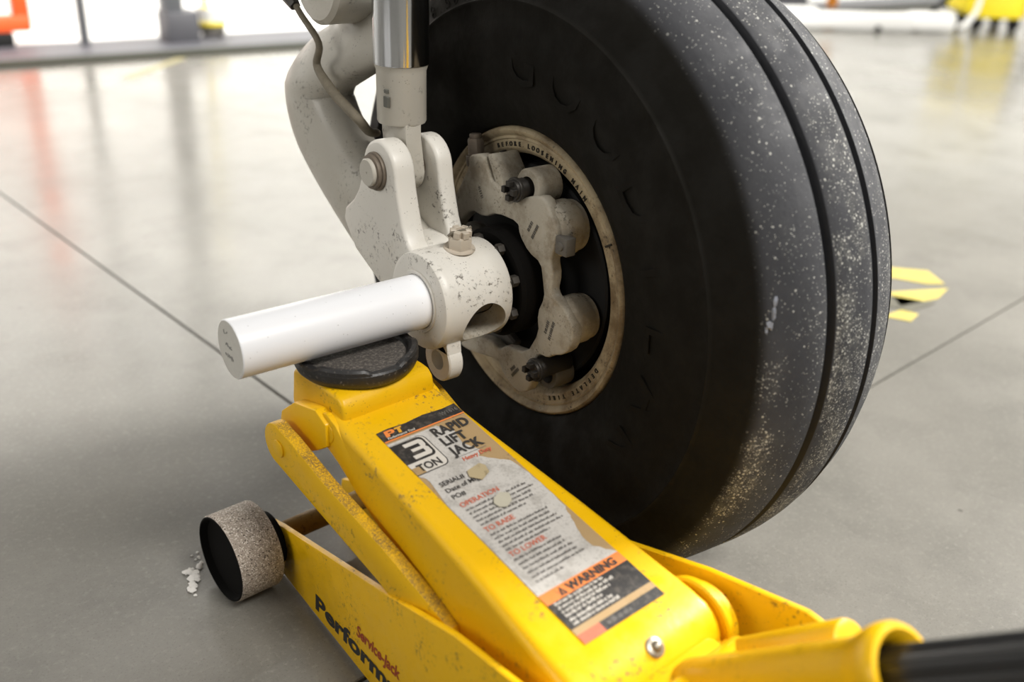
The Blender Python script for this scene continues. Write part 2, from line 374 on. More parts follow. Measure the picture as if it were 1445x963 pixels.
# raised moulded letters on the sidewall
for i, ch in enumerate('GOODYEAR'):
    bm = B(); ring_text(bm, ch, .192, -.1312, .062, math.radians(2 + 17 * i), 0, ext=.0007); obj('raised_letter', bm, M_tyre, tyre)
bm = B()
ring_text(bm, '8.50-10', .268, -.1300, .017, math.radians(-30), math.radians(2.9), ext=.0006)
tag(obj('size_lettering', bm, M_tyre, tyre), kind='stuff')
bm = B()
for (sx_, sy_, sz_, rx, ry, rz) in ((-.1085, -.3010, .077, .0016, .0022, .0060), (-.1100, -.3020, .069, .0016, .0030, .0055), (-.1125, -.3015, .060, .0018, .0042, .0045), (-.1135, -.2995, .056, .0016, .0040, .0035)):
    t = B(); bmesh.ops.create_icosphere(t, subdivisions=2, radius=1); xform(t, t.verts, Matrix.Translation((sx_, sy_, sz_)) @ Matrix.Diagonal((rx, ry, rz, 1)))
    for v in t.verts: v.co += Vector((random.uniform(-1, 1) * .0005, random.uniform(-1, 1) * .0012, random.uniform(-1, 1) * .0014))
    merge(bm, t)
tag(obj('chalk_scuff', bm, M_chalk, tyre), 'pale bluish smear on the tyre shoulder')
# rim
rp = [(.146, -.085), (.1474, -.100), (.1478, -.1105), (.1468, -.1143), (.1445, -.1160), (.1420, -.1153), (.1400, -.1130), (.1385, -.1112), (.1375, -.1120), (.1360, -.1120), (.1350, -.1106),
      (.1272, -.1106), (.1262, -.1098), (.1215, -.1050), (.1200, -.098), (.1230, -.09), (.1230, .07), (.1474, .085), (.146, .075), (.126, .06), (.126, -.08)]
bm = B(); lathe(bm, rp, 128, MX); rim = obj('rim', bm, M_rim, wheel, (0, 0, HZ), ang=40)
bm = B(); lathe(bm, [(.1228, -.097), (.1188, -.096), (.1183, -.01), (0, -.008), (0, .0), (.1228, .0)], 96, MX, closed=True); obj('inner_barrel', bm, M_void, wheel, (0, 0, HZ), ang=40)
bm = B(); ring_text(bm, 'BEFORE LOOSENING MAIN', .1283, -.1108, .0062, math.radians(-22), math.radians(3.05), bold=.02, ext=.0008, sx=.9)
ring_text(bm, 'DEFLATE TIRE', .1283, -.1108, .0062, math.radians(118), math.radians(3.6), bold=.02, ext=.0008, sx=.9)
tag(obj('rim_lettering', bm, M_groove, rim), 'dark stamped lettering around the rim', kind='stuff')
bm = B(); box(bm, (-.1168, -.0010, .1365), (-.112, .0010, .1455), .0003, 1); obj('rim_notch_mark', bm, M_groove, rim, rot=(math.radians(60.5), 0, 0))
bm = B(); lathe(bm, [(.045, -.100), (.108, -.100), (.110, -.098), (.110, -.082), (.045, -.082)], 64, MX, closed=True)
lathe(bm, [(.045, -.072), (.110, -.072), (.110, -.058), (.045, -.058)], 64, MX, closed=True); obj('brake_disc', bm, M_black, wheel, (0, 0, HZ))

# ================================================================ landing gear leg
gear = thing('landing_gear_leg', 'off-white trailing-link aircraft landing gear leg with chrome strut beside the tyre', 'landing gear', (-.2, .05, .0))
def G(o):
    o.matrix_parent_inverse = Matrix.Translation((.2, -.05, 0)); return o
def gobj(name, bm, m, par=None, ang=35):
    o = obj(name, bm, m, par or gear, ang=ang)
    if par is None: G(o)
    return o
# axle collar with a real side opening
def boolean(target, cutter):
    md = target.modifiers.new('cut', 'BOOLEAN'); md.operation = 'DIFFERENCE'; md.object = cutter; md.solver = 'EXACT'; md.material_mode = 'TRANSFER'
    dg = bpy.context.evaluated_depsgraph_get(); me = bpy.data.meshes.new_from_object(target.evaluated_get(dg))
    target.modifiers.clear(); old = target.data; target.data = me; me.name = old.name; bpy.data.meshes.remove(old)
    bpy.data.objects.remove(cutter); sm(me, 35)
bm = B()
lathe(bm, [(.0265, -.239), (.030, -.240), (.0305, -.2385), (.043, -.2385), (.0462, -.2375), (.0475, -.2350), (.0480, -.2300), (.0480, -.166), (.0475, -.163), (.046, -.1615), (.0265, -.1615)], 96, MX, closed=True)
collar = gobj('axle_collar', bm, M_white); collar.location = (0, 0, HZ)
collar.matrix_parent_inverse = Matrix.Translation((.2, -.05, 0))
bm = B(); sa = math.radians(205)   # opening faces the camera side, a little below level
dv = Vector((0, math.cos(sa), math.sin(sa)))
pc = Vector((-.192, 0, HZ)) + dv * .008
cyl(bm, pc, pc + dv * .05, .0238, 40); cut = obj('cutter', bm, M_cast)
bpy.context.view_layer.update()
boolean(collar, cut)
bm = B(); cyl(bm, (-.2375, 0, HZ), (-.162, 0, HZ), .0255, 40); gobj('axle_bore_sleeve', bm, M_cast_dark)
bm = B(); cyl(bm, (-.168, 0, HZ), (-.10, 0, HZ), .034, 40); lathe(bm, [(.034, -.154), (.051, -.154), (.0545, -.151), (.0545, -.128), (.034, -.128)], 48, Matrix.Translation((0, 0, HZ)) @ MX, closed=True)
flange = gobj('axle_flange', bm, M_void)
for i in range(8):
    a = math.radians(22 + 45 * i); p = Vector((-.154, -.0445 * math.cos(a), HZ + .0445 * math.sin(a)))
    bm = B(); hexhead(bm, p, (-1, 0, 0), .0058, .007); cyl(bm, p + Vector((-.007, 0, 0)), p + Vector((-.0105, 0, 0)), .0032, 12, .0005); obj('flange_bolt', bm, M_hubbolt, flange)
# trailing arm: thick rounded casting sweeping forward and hooking back up
arm_c = [(.005, .304, .036, .026), (.05, .308, .041, .027), (.10, .326, .043, .028), (.155, .356, .0445, .029), (.205, .389, .0455, .030), (.240, .420, .046, .031), (.252, .452, .043, .031), (.232, .482, .038, .030), (.195, .502, .034, .029), (.158, .516, .030, .026), (.128, .527, .028, .022)]
def sweep(bm, C4, x0, n=28, tw=2.6):
    P = C4; fine = []
    for i in range(len(P) - 1):
        p = [P[max(i - 1, 0)], P[i], P[i + 1], P[min(i + 2, len(P) - 1)]]
        for kk in range(6):
            t = kk / 6
            fine.append([.5 * (2 * p[1][j] + (p[2][j] - p[0][j]) * t + (2 * p[0][j] - 5 * p[1][j] + 4 * p[2][j] - p[3][j]) * t * t + (3 * p[1][j] - p[0][j] - 3 * p[2][j] + p[3][j]) * t ** 3) for j in range(4)])
    fine.append(list(P[-1])); t = B(); rings = []
    for i, (y, z, w, h) in enumerate(fine):
        a = fine[max(i - 1, 0)]; b = fine[min(i + 1, len(fine) - 1)]
        d = Vector((0, b[0] - a[0], b[1] - a[1])).normalized(); nn = Vector((0, -d.z, d.y))
        ring = []
        for kk in range(n):
            th = 2 * pi * kk / n; cc = math.cos(th); ss = math.sin(th)
            u = math.copysign(abs(cc) ** (2 / tw), cc) * w; v = math.copysign(abs(ss) ** (2 / tw), ss) * h
            ring.append(t.verts.new(Vector((x0 + v, y, z)) + nn * u))
        rings.append(ring)
    for a, b in zip(rings, rings[1:]):
        for kk in range(n): t.faces.new((a[kk], a[(kk + 1) % n], b[(kk + 1) % n], b[kk]))
    t.faces.new(rings[0][::-1]); t.faces.new(rings[-1]); bmesh.ops.recalc_face_normals(t, faces=t.faces)
    merge(bm, t)
bm = B(); sweep(bm, arm_c, -.200)
for v in bm.verts:
    if v.co.z > .46: v.co.x += .022 * min(1, (v.co.z - .46) / .06)
arm_o = gobj('trailing_arm', bm, M_greyw, ang=60)
# pivot boss above
bm = B(); lathe(bm, [(0, -.246), (.016, -.246), (.018, -.243), (.018, -.240), (.040, -.239), (.0445, -.235), (.0445, -.166), (.041, -.160), (0, -.160)], 48, Matrix.Translation((0, .176, .575)) @ MX)
boss = gobj('pivot_boss', bm, M_greyw)
bm = B(); cyl(bm, (-.2475, .187, .5715), (-.2425, .187, .5715), .0095, 24, .001); obj('grease_port', bm, M_black, boss)
# clevis lugs standing on the collar
def lug(x0, x1):
    c = (.0700, .4120)
    pts = [(-.006, .338), (.012, .346), (.022, .354), (.029, .368), (.0335, .382), (.0385, .400)] + circ(c, .0292, math.radians(176), math.radians(10), 14)[0:] + \
          [(.1015, .404), (.110, .385), (.121, .371), (.138, .358), (.142, .345), (.12, .318), (.06, .290), (.01, .300)]
    bm = B(); prism(bm, pts, x0, x1, 'yzx', .0035, 3); return bm
lugL = gobj('clevis_lug', lug(-.2365, -.2135), M_white); gobj('clevis_lug', lug(-.1885, -.1705), M_white)
bm = B(); pts = [(.004, .336), (.018, .348), (.030, .352), (.048, .352), (.075, .350), (.12, .35), (.12, .31), (.03, .30), (-.01, .325)]
prism(bm, pts, -.216, -.186, 'yzx', .003, 2); gobj('clevis_web', bm, M_white)
# pivot pin through the lugs
bm = B(); cyl(bm, (-.2400, .0735, .4110), (-.2360, .0735, .4110), .0185, 32, .001); cyl(bm, (-.2365, .0735, .4110), (-.166, .0735, .4110), .011, 24)
cyl(bm, (-.2440, .0735, .4110), (-.2395, .0735, .4110), .0165, 32, .0012)
pin = gobj('pivot_pin', bm, M_dustbolt)
bm = B(); lathe(bm, [(0, -.2478), (.0122, -.2478), (.0132, -.2468), (.0132, -.2435), (0, -.2435)], 32, Matrix.Translation((0, .0735, .4110)) @ MX); cyl(bm, (-.2484, .0735, .4110), (-.247, .0735, .4110), .001, 8); obj('pin_cap', bm, M_greyw, pin)
# strut: chrome piston, painted end, eye blade between the lugs
SY = .086
bm = B(); cyl(bm, (-.200, SY, .506), (-.200, SY, 1.05), .0262, 64, .0006); gobj('chrome_piston', bm, M_chrome)
bm = B()
lathe(bm, [(0, .4515), (.0226, .4515), (.0236, .4535), (.0236, .500), (.0246, .503), (.0256, .5062), (0, .5062)], 48, Matrix.Translation((-.200, SY, 0)))
strut_end = gobj('strut_end', bm, M_greyw)
bm = B(); pts = [(SY - .0222, .460), (SY - .0222, .440)] + [(.079 + .0215 * math.cos(math.radians(a)), .408 + .0215 * math.sin(math.radians(a))) for a in range(180, 361, 15)] + [(SY + .0222, .440), (SY + .0222, .460)]
prism(bm, pts, -.2100, -.1915, 'yzx', .0028, 2); gobj('strut_eye', bm, M_greyw)
bm = B(); box(bm, (-.2238, .0730, .4690), (-.2205, .0800, .4790), .0004, 1); box(bm, (-.2238, .0745, .4820), (-.2205, .0790, .4855), .0004, 1); obj('decal_patch', bm, plain('grey_decal', (0.10, 0.10, 0.085), .6), strut_end)
# castellated nut on the collar
bm = B(); p0 = Vector((-.197, -.0075, HZ + .0465)); dn = Vector((0, -.12, 1)).normalized()
lathe(bm, [(0, 0), (.0146, 0), (.0152, .001), (.0146, .0022), (0, .0022)], 24, frame(p0, dn))
hexhead(bm, p0 + dn * .002, dn, .0118, .012)
for i in range(6):
    a = math.radians(60 * i + 30); Mx = frame(p0 + dn * .0135, dn) @ Matrix.Rotation(a, 4, 'Z') @ Matrix.Translation((.0076, 0, 0))
    box(bm, (-.0032, -.0031, 0), (.0026, .0031, .0068), .0006, 1, 0, Mx)
cyl(bm, p0 + dn * .013, p0 + dn * .0185, .0066, 18, .0008)
nut = gobj('castle_nut', bm, M_nut)
bm = B(); fr = frame(p0 + dn * .0175, dn)
tube(bm, [fr @ Vector(q) for q in ((-.013, .002, -.003), (-.008, .001, .0005), (0, 0, .0012), (.007, -.001, .002), (.010, -.002, .0045))], .0013, 8); obj('cotter_pin', bm, M_steel, nut)
# tow lug under the collar
bm = B()
lathe(bm, [(.0100, -.2285), (.0200, -.2285), (.0213, -.2270), (.0213, -.2140), (.0200, -.2125), (.0100, -.2125)], 40, Matrix.Translation((0, -.018, .2470)) @ MX, closed=True)
prism(bm, [(-.036, .258), (.0, .258), (.004, .272), (-.034, .272)], -.2285, -.2125, 'yzx', .001, 1); gobj('tow_lug', bm, M_white)
# brake line
bm = B(); tube(bm, [(-.238, .275, .575), (-.236, .232, .548), (-.236, .213, .535), (-.2355, .180, .513), (-.2335, .190, .4905), (-.2350, .168, .476), (-.2330, .148, .4645), (-.2290, .118, .4500), (-.212, .128, .434), (-.190, .150, .425)], [.0030, .0030, .0032, .0034, .0040, .0050, .0052, .0050, .0044, .004], 12)
line = gobj('brake_line', bm, plain('tan_braided_hose', (0.19, 0.165, 0.12), .7, var=.35, sc=200))
bm = B(); cyl(bm, (-.2365, .241, .5525), (-.2362, .224, .542), .0085, 6, .0012, r2=.006); cyl(bm, (-.237, .256, .561), (-.2365, .240, .552), .0085, 16, .0012); cyl(bm, (-.238, .30, .586), (-.237, .254, .560), .0100, 10, .001); cyl(bm, (-.2375, .262, .5645), (-.2372, .257, .5615), .0125, 6, .0008); obj('hose_fitting', bm, M_darkbolt, line)

# ================================================================ brake caliper
cal = thing('brake_caliper', 'dusty grey cast brake caliper bolted inside the wheel rim', 'brake caliper', (-.14, -.03, 0))
def cobj(name, bm, m, ang=35, par=None):
    o = obj(name, bm, m, par or cal, ang=ang)
    if par is None: o.matrix_parent_inverse = Matrix.Translation((.14, .03, 0))
    return o
CAL = [(0.0607, 0.4161), (0.0361, 0.4233), (0.0286, 0.4104), (0.0224, 0.3999), (0.012, 0.3977), (0.0063, 0.3949), (0.0001, 0.3853), (-0.0088, 0.3842), (-0.0172, 0.3914), (-0.0401, 0.4011), (-0.0583, 0.4053), (-0.0684, 0.3933), (-0.0785, 0.3801), (-0.0787, 0.3659), (-0.0737, 0.3525), (-0.0735, 0.3460), (-0.0775, 0.3340), (-0.0745, 0.3146), (-0.0926, 0.3096), (-0.1046, 0.2997), (-0.1107, 0.2876), (-0.1073, 0.2702), (-0.096, 0.2595), (-0.0828, 0.2541), (-0.0759, 0.2481), (-0.0618, 0.2469), (-0.057, 0.2371), (-0.0558, 0.2232), (-0.0535, 0.2086), (-0.0463, 0.1965), (-0.0292, 0.1912), (-0.0083, 0.2009), (0.0021, 0.2146), (0.0482, 0.2038), (0.0707, 0.2031), (0.0618, 0.2195), (0.0176, 0.232), (-0.001, 0.2265), (-0.009, 0.2346), (-0.0434, 0.24), (-0.0602, 0.2692), (-0.0566, 0.2889), (-0.0658, 0.3085), (-0.0625, 0.324), (-0.0581, 0.3404), (-0.0397, 0.3451), (-0.0247, 0.3583), (-0.0217, 0.3703), (0.0119, 0.3699), (0.0324, 0.3596), (0.0542, 0.3616), (0.0712, 0.3446), (0.0837, 0.3309), (0.0918, 0.3541), (0.0721, 0.385), (0.0591, 0.4043)]
def smooth_poly(P, it=1):
    for _ in range(it):
        Q = []
        for i in range(len(P)):
            a = P[i]; b = P[(i + 1) % len(P)]
            Q += [(a[0] * .78 + b[0] * .22, a[1] * .78 + b[1] * .22), (a[0] * .22 + b[0] * .78, a[1] * .22 + b[1] * .78)]
        P = Q
    return P
bm = B(); prism(bm, smooth_poly(CAL), -.140, -.1275, 'yzx', .0038, 3); body = cobj('caliper_body', bm, M_cast)
for (cy, cz, r) in ((-.0600, .3725, .0265), (-.0850, .2880, .0240)):
    bm = B(); lathe(bm, [(0, -.1345), (r * .8, -.1345), (r * .95, -.131), (r, -.126), (r, -.112), (r * .95, -.1095), (r * .93, -.104), (0, -.104)], 40, Matrix.Translation((0, cy, cz)) @ MX); cobj('piston_housing', bm, M_cast)
bm = B(); lathe(bm, [(.0105, -.1360), (.0168, -.1360), (.0178, -.1345), (.0178, -.108), (.0105, -.108)], 32, Matrix.Translation((0, -.030, .4060)) @ MX, closed=True); sl = cobj('guide_sleeve', bm, M_cast)
bm = B(); lathe(bm, [(.0095, -.126), (.0150, -.126), (.0155, -.1245), (.0155, -.1025), (.0095, -.1025)], 32, Matrix.Translation((0, -.060, .2200)) @ MX, closed=True); cobj('guide_sleeve', bm, M_cast_dark)
for (cy, cz) in ((-.024, .404), (-.066, .2330)):
    bm = B(); cyl(bm, (-.150, cy, cz), (-.105, cy, cz), .0100, 20, .001); cyl(bm, (-.1475, cy, cz), (-.1440, cy, cz), .0120, 20, .0006)
    for i in range(4):
        Mx = frame((-.150, cy, cz), (-1, 0, 0)) @ Matrix.Rotation(pi / 2 * i, 4, 'Z') @ Matrix.Translation((.0062, 0, 0)); box(bm, (-.002, -.003, 0), (.0032, .003, .0055), .0005, 1, 0, Mx)
    cobj('guide_pin', bm, M_darkbolt)
bm = B(); hexhead(bm, (-.128, .0625, .4140), (0, .12, 1), .0088, .017, n=6); cyl(bm, (-.128, .0643, .430), (-.128, .0650, .4355), .0062, 14, .001); cyl(bm, (-.128, .061, .404), (-.128, .0626, .4145), .0105, 20, .0008)
cobj('bleed_fitting', bm, M_dustbolt)
bm = B(); prism(bm, [(.020, .4000), (.0335, .4230), (.0230, .4260), (.0100, .4100), (.002, .390), (.012, .385)], -.137, -.106, 'yzx', .002, 2)
ear = cobj('upper_ear_block', bm, M_cast)
bm = B(); cyl(bm, (-.1215, .0275, .4250), (-.1215, .0280, .4262), .0036, 16, .0003); obj('ear_port', bm, M_groove, ear)
# square plug boss on the upper housing, raised foundry marks
bm = B(); box(bm, (-.1400, -.0935, .3570), (-.128, -.0775, .3745), .0015, 2); cyl(bm, (-.1418, -.0855, .3658), (-.138, -.0855, .3658), .0040, 16, .0006); cobj('square_plug', bm, M_cast_dark)
def face_marks(bm, cy, cz, ang, rows):
    for i, (w, off) in enumerate(rows):
        x = -w / 2
        while x < w / 2:
            l = random.uniform(.0012, .0024); Mx = Matrix.Translation((-.1400, cy, cz)) @ Matrix.Rotation(ang, 4, 'X')
            box(bm, (-.0007, x, off - .0016), (.0004, x + l * .55, off + .0016), 0, 1, 0, Mx); x += l * 1.1
bm = B(); face_marks(bm, -.046, .370, math.radians(118), ((.016, .003), (.012, -.005))); face_marks(bm, -.078, .279, math.radians(105), ((.020, .002), (.014, -.005))); face_marks(bm, -.025, .215, math.radians(130), ((.015, .004), (.009, -.001)))
face_marks(bm, .040, .383, math.radians(60), ((.012, .003),))
tag(obj('foundry_marks', bm, M_cast_dark, body), kind='stuff')
bm = B(); prism(bm, smooth_poly([(.075, .215), (.10, .27), (.095, .335), (.055, .34), (.04, .30), (.02, .24), (-.01, .228), (.04, .19)]), -.122, -.112, 'yzx', .002, 1); cobj('torque_plate', bm, M_cast_dark)

# ================================================================ white jacking rod
rod = thing('jacking_rod', 'smooth white cylindrical rod plugged into the axle and resting on the jack saddle', 'rod', (-.42, 0, HZ))
bm = B(); lathe(bm, [(0, -.4240), (.0252, -.4240)], 64, MX); lathe(bm, [(.0252, -.4240), (.0260, -.4232), (.0260, -.2385)], 64, MX, 1); 
rodb = obj('rod_body', bm, [M_rodend, M_rod], rod, ang=40); rodb.matrix_parent_inverse = Matrix.Translation((.42, 0, 0))
bm = B()
# three short lines of pencil handwriting, too small to read in the photograph
for cz, n_, y0 in ((.013, 3, .010), (.002, 4, .008), (-.008, 5, .010)):
    for q in range(n_):
        y = y0 - q * .0034; pts = [(-.42415, y + random.uniform(-.0012, .0012), cz + random.uniform(-.0022, .0022)) for _ in range(4)]
        tube(bm, pts, .00022, 5)
o = obj('pencil_writing', bm, M_lead, rodb)

# ================================================================ floor jack (local: x across, y towards the wheel front, z up)
TH = math.radians(3.8)
jack = thing('floor_jack', 'dirty yellow low floor jack with a worn instruction label, black saddle and handle', 'floor jack', (-.312, -.014, 0), TH)
def J(a, b, c): return Vector((a, -b, c))     # a across, b towards the rear, c up
def plateprof():
    top = [(-.135, .046), (-.074, .068), (.06, .108), (.16, .138), (.245, .1655), (.326, .1815), (.41, .1905), (.440, .184), (.462, .160), (.470, .10), (.465, .03), (.44, .010)]
    return top + [(.2, .009), (-.04, .006), (-.115, .007), (-.14, .02)]
def plate(x0, x1, th):
    # prism in (b, z), then sheared sideways so that the frame widens to the rear
    t = B(); prism(t, plateprof(), 0, th, 'yzx', .0012, 2)
    for v in t.verts:
        b = v.co.y; v.co.x += x0 + (x1 - x0) * (b + .09) / .40; v.co.y = -b
    bmesh.ops.reverse_faces(t, faces=t.faces); return t
pl = obj('side_plate', plate(-.050, -.090, .006), M_yel, jack); obj('side_plate', plate(.064, .104, .006), M_yel, jack)
def plate_M(b, z, lift=.0003):
    """matrix whose x runs to the rear along the left plate, y up, z outwards"""
    d = (J(-.09, .31, 0) - J(-.05, -.09, 0)).normalized(); n = d.cross(Vector((0, 0, 1)))
    n = -n if n.x > 0 else n
    p = J(-.05 - .04 * (b + .09) / .40, b, z) + n * lift
    u = Vector((0, 0, 1)); r = u.cross(n)
    return Matrix(((r.x, u.x, n.x, p.x), (r.y, u.y, n.y, p.y), (r.z, u.z, n.z, p.z), (0, 0, 0, 1)))
bm = B(); put_text(bm, text_mesh('Performance Tool', .0262, .040, 'LEFT', .12, sx=1.62), plate_M(.000, .0165) @ Matrix.Rotation(math.radians(4.5), 4, 'Z'), 0)
put_text(bm, text_mesh('Service-Jack', .0185, .03, 'LEFT', .35, sx=.85), plate_M(.087, .0475) @ Matrix.Rotation(math.radians(6), 4, 'Z'), 1)
tag(obj('plate_lettering', bm, [M_inkblack, M_redplate], pl), 'black and red lettering on the jack side plate')
# front wheels and axle
bm = B(); cyl(bm, J(-.090, -.089, .0455), J(.108, -.089, .0455), .0115, 24, .001); obj('front_axle', bm, M_rusty, jack)
for x0, x1 in ((-.1115, -.0655), (.085, .131)):
    s = -1 if x0 < 0 else 1
    xo, xi = (x0, x1) if s < 0 else (x1, x0)
    c = J(0, -.089, .0455)
    bm = B()
    def P(r, x): return (r, x)
    prf = [(.0425, xo - s * .003), (.0446, xo - s * .0008), (.0455, xo - s * .0022), (.0455, xi + s * .002), (.0445, xi), (.0425, xi)]
    lathe(bm, prf, 64, Matrix.Translation(c) @ MX, closed=True); fw = obj('front_wheel', bm, M_tread, jack)
    bm = B(); lathe(bm, [(0, xo - s * .007), (.040, xo - s * .007), (.0418, xo - s * .002), (.0425, xo), (.0440, xo), (.0446, xo - s * .0010), (.0440, xo - s * .004), (.0425, xi), (.030, xi), (.028, xi - s * .013), (0, xi - s * .013)], 48, Matrix.Translation(c) @ MX); obj('wheel_hub', bm, M_void, fw)
# lift arm: inverted channel, widening to the rear, with a rounded rear knuckle
def arm_top(b): return .246 - .2013 * (b - .035)
secs = [(.030, -.0520, .0545, .0245), (.040, -.0530, .0550, .030), (.055, -.0540, .0560, .0400), (.075, -.0545, .0575, .050), (.12, -.0560, .0610, .0590), (.17, -.0575, .0660, .066), (.22, -.0600, .0710, .072), (.27, -.0640, .0750, .076), (.31, -.0675, .0775, .076), (.335, -.0690, .0795, .070)]
bm = B(); t = B(); rings = []
def arm_ring(b, x0, x1, dp, zt):
    r = .0095; pts = []
    pts += [(x0, zt - dp)]
    pts += [(x0 + r - r * math.cos(a), zt - r + r * math.sin(a)) for a in [pi / 2 * i / 6 for i in range(7)]]
    pts += [(x1 - r + r * math.sin(a), zt - r + r * math.cos(a)) for a in [pi / 2 * i / 6 for i in range(7)]]
    pts += [(x1, zt - dp)]
    return pts
for b, x0, x1, dp in secs: rings.append([t.verts.new(J(x, b, z)) for x, z in arm_ring(b, x0, x1, dp, arm_top(b))])
# knuckle: top skin bends down round the rear pivot
kb, kz = .335, arm_top(.335) - .034
for a in range(15, 121, 15):
    aa = math.radians(a); bb = kb + .034 * math.sin(aa + .2); zz = kz + .034 * math.cos(aa + .2) 
    ring = arm_ring(bb, -.0695, .0800, .0, 0); n = len(ring); out = []
    for x, z in ring:
        dd = -z * .9     # depth under skin
        out.append(t.verts.new(J(x, kb + (.034 - dd) * math.sin(aa + .2), kz + (.034 - dd) * math.cos(aa + .2))))
    # lower lips fold towards the pivot
    out[0].co = J(-.0695, kb + .004 * math.sin(aa), kz - .012); out[-1].co = J(.0800, kb + .004 * math.sin(aa), kz - .012)
    rings.append(out)
for a, b in zip(rings, rings[1:]):
    for i in range(len(a) - 1): t.faces.new((a[i], a[i + 1], b[i + 1], b[i]))
    t.faces.new((a[-1], a[0], b[0], b[-1]))
t.faces.new(rings[0]); t.faces.new(rings[-1][::-1])
bmesh.ops.recalc_face_normals(t, faces=t.faces); merge(bm, t)
arm = obj('lift_arm', bm, M_yel_top, jack, ang=40)
# front ear of the arm's left cheek (rounded) and its pivot head
for s, x in ((-1, -.0545), (1, .0510)):
    bm = B(); c = (.033, .2290)
    pts = circ(c, .0170, math.radians(95), math.radians(238), 12) + [(.047, .2045), (.070, .1905), (.075, .215), (.046, .2400)]
    t = B(); prism(t, pts, x, x + .006, 'yzx', .0012, 2)
    for v in t.verts: v.co.y *= -1
    bmesh.ops.reverse_faces(t, faces=t.faces); merge(bm, t); ear = obj('arm_ear', bm, M_yel, jack)
    if s < 0:
        bm = B(); cyl(bm, J(-.0554, .033, .2285), J(-.0540, .033, .2285), .0095, 28, .0006); obj('pivot_head', bm, M_yel, ear)
# rear pivot ring and pin
bm = B(); lathe(bm, [(.012, .0795), (.0340, .0795), (.0355, .081), (.0355, .0860), (.0340, .0875), (.012, .0875)], 40, Matrix.Translation(J(0, .338, .152)) @ MX, closed=True)
lathe(bm, [(0, .0885), (.0290, .0885), (.0305, .090), (.0305, .0945), (.029, .096), (0, .096)], 40, Matrix.Translation(J(0, .340, .151)) @ MX); obj('pivot_ring', bm, M_yel, jack)
bm = B(); cyl(bm, J(-.082, .338, .152), J(.096, .338, .152), .012, 20); obj('rear_pivot_shaft', bm, M_yel, jack)
bm = B(); nd = (J(0, .355, .178) - J(0, kb, kz)).normalized(); pb = J(.011, kb, kz) + nd * .0335
lathe(bm, [(0, 0), (.0075, 0), (.0078, .0012), (.006, .0022), (0, .0022)], 24, frame(pb, nd)); lathe(bm, [(0, .002), (.0042, .002), (.0038, .0045), (.0020, .0060), (0, .0063)], 20, frame(pb, nd)); obj('grease_nipple', bm, M_steel, arm)
bm = B(); tube(bm, [J(.071, .362, .158), J(.074, .372, .150), J(.074, .378, .138), J(.072, .382, .128)], [.0032, .003, .0026, .002], 8); obj('spring_tail', bm, M_yel, jack)
# link bars parallel to the arm
for xa, xb in ((-.0695, -.0575), (.071, .083)):
    pts = circ((-.018, .2005), .0205, math.radians(60), math.radians(250), 14) + [(.026, .168), (.13, .138), (.200, .110), (.218, .110), (.228, .128), (.222, .148), (.14, .1745), (.055, .1975), (.006, .2155)]
    t = B(); prism(t, pts, xa, xb, 'yzx', .0012, 2)
    for v in t.verts:
        v.co.x += (-.0085 if xa < 0 else .0085) * min(1, max(0, (.20 - v.co.y) / .20)); v.co.y *= -1
    bmesh.ops.reverse_faces(t, faces=t.faces); lk = obj('link_bar', t, M_yel_dusty, jack)
    if xa < 0:
        bm = B(); cyl(bm, J(xa - .0095, -.014, .198), J(xa - .0072, -.014, .198), .0085, 24, .0008); obj('rivet_head', bm, M_yel, lk)
# saddle carrier between arm and link bars
bm = B()
t = B(); prism(t, [(-.040, .228), (-.036, .2595), (-.030, .2625), (.030, .2635), (.040, .2625), (.0465, .2570), (.0485, .2480), (.0470, .215), (.010, .204), (-.024, .204), (-.034, .210)], -.0470, .0505, 'yzx', .0045, 4)
for v in t.verts: v.co.y *= -1
bmesh.ops.reverse_faces(t, faces=t.faces); merge(bm, t)
t = B(); prism(t, [(-.044, .207), (-.040, .219), (-.030, .227), (-.016, .238), (.020, .246), (.036, .238), (.036, .216), (.020, .205), (-.002, .1925), (-.020, .194), (-.036, .199)], -.0585, -.0465, 'yzx', .0015, 2)
for v in t.verts: v.co.y *= -1
bmesh.ops.reverse_faces(t, faces=t.faces); merge(bm, t)
obj('saddle_carrier', bm, M_yel, jack)
# black saddle with four lugs; the rod rests in the gaps
SB = Matrix.Translation(J(0.002, -.006, 0))
bm = B(); lathe(bm, [(0, .2600), (.046, .2600), (.0500, .2615), (.0545, .266), (.0565, .271), (.0565, .2765), (.0550, .2780), (.0490, .2780), (.0470, .2755), (.0455, .2735)], 72, SB); lathe(bm, [(.0455, .2735), (0, .2735)], 72, SB, 1)
def arc_lug(bm, a0, a1, h):
    n = 12; t = B(); ring = []
    for i in range(n + 1):
        a = a0 + (a1 - a0) * i / n; e = min(i, n - i); hh = .2770 + (h - .2770) * min(1, e / 1.6)
        ring.append([t.verts.new((r * math.cos(a), r * math.sin(a), z)) for r, z in ((.0565, .274), (.0562, hh - .002), (.0545, hh), (.0505, hh), (.0480, hh - .0025), (.0470, .273))])
    for p, q in zip(ring, ring[1:]):
        for i in range(6): t.faces.new((p[i], p[(i + 1) % 6], q[(i + 1) % 6], q[i]))
    t.faces.new(ring[0]); t.faces.new(ring[-1][::-1]); bmesh.ops.recalc_face_normals(t, faces=t.faces); merge(bm, t, 0, SB)
for a0_, a1_ in ((278, 347), (193, 254), (104, 167), (13, 78)): arc_lug(bm, math.radians(a0_), math.radians(a1_), .2822)
obj('saddle', bm, [M_saddle, M_dish], jack)
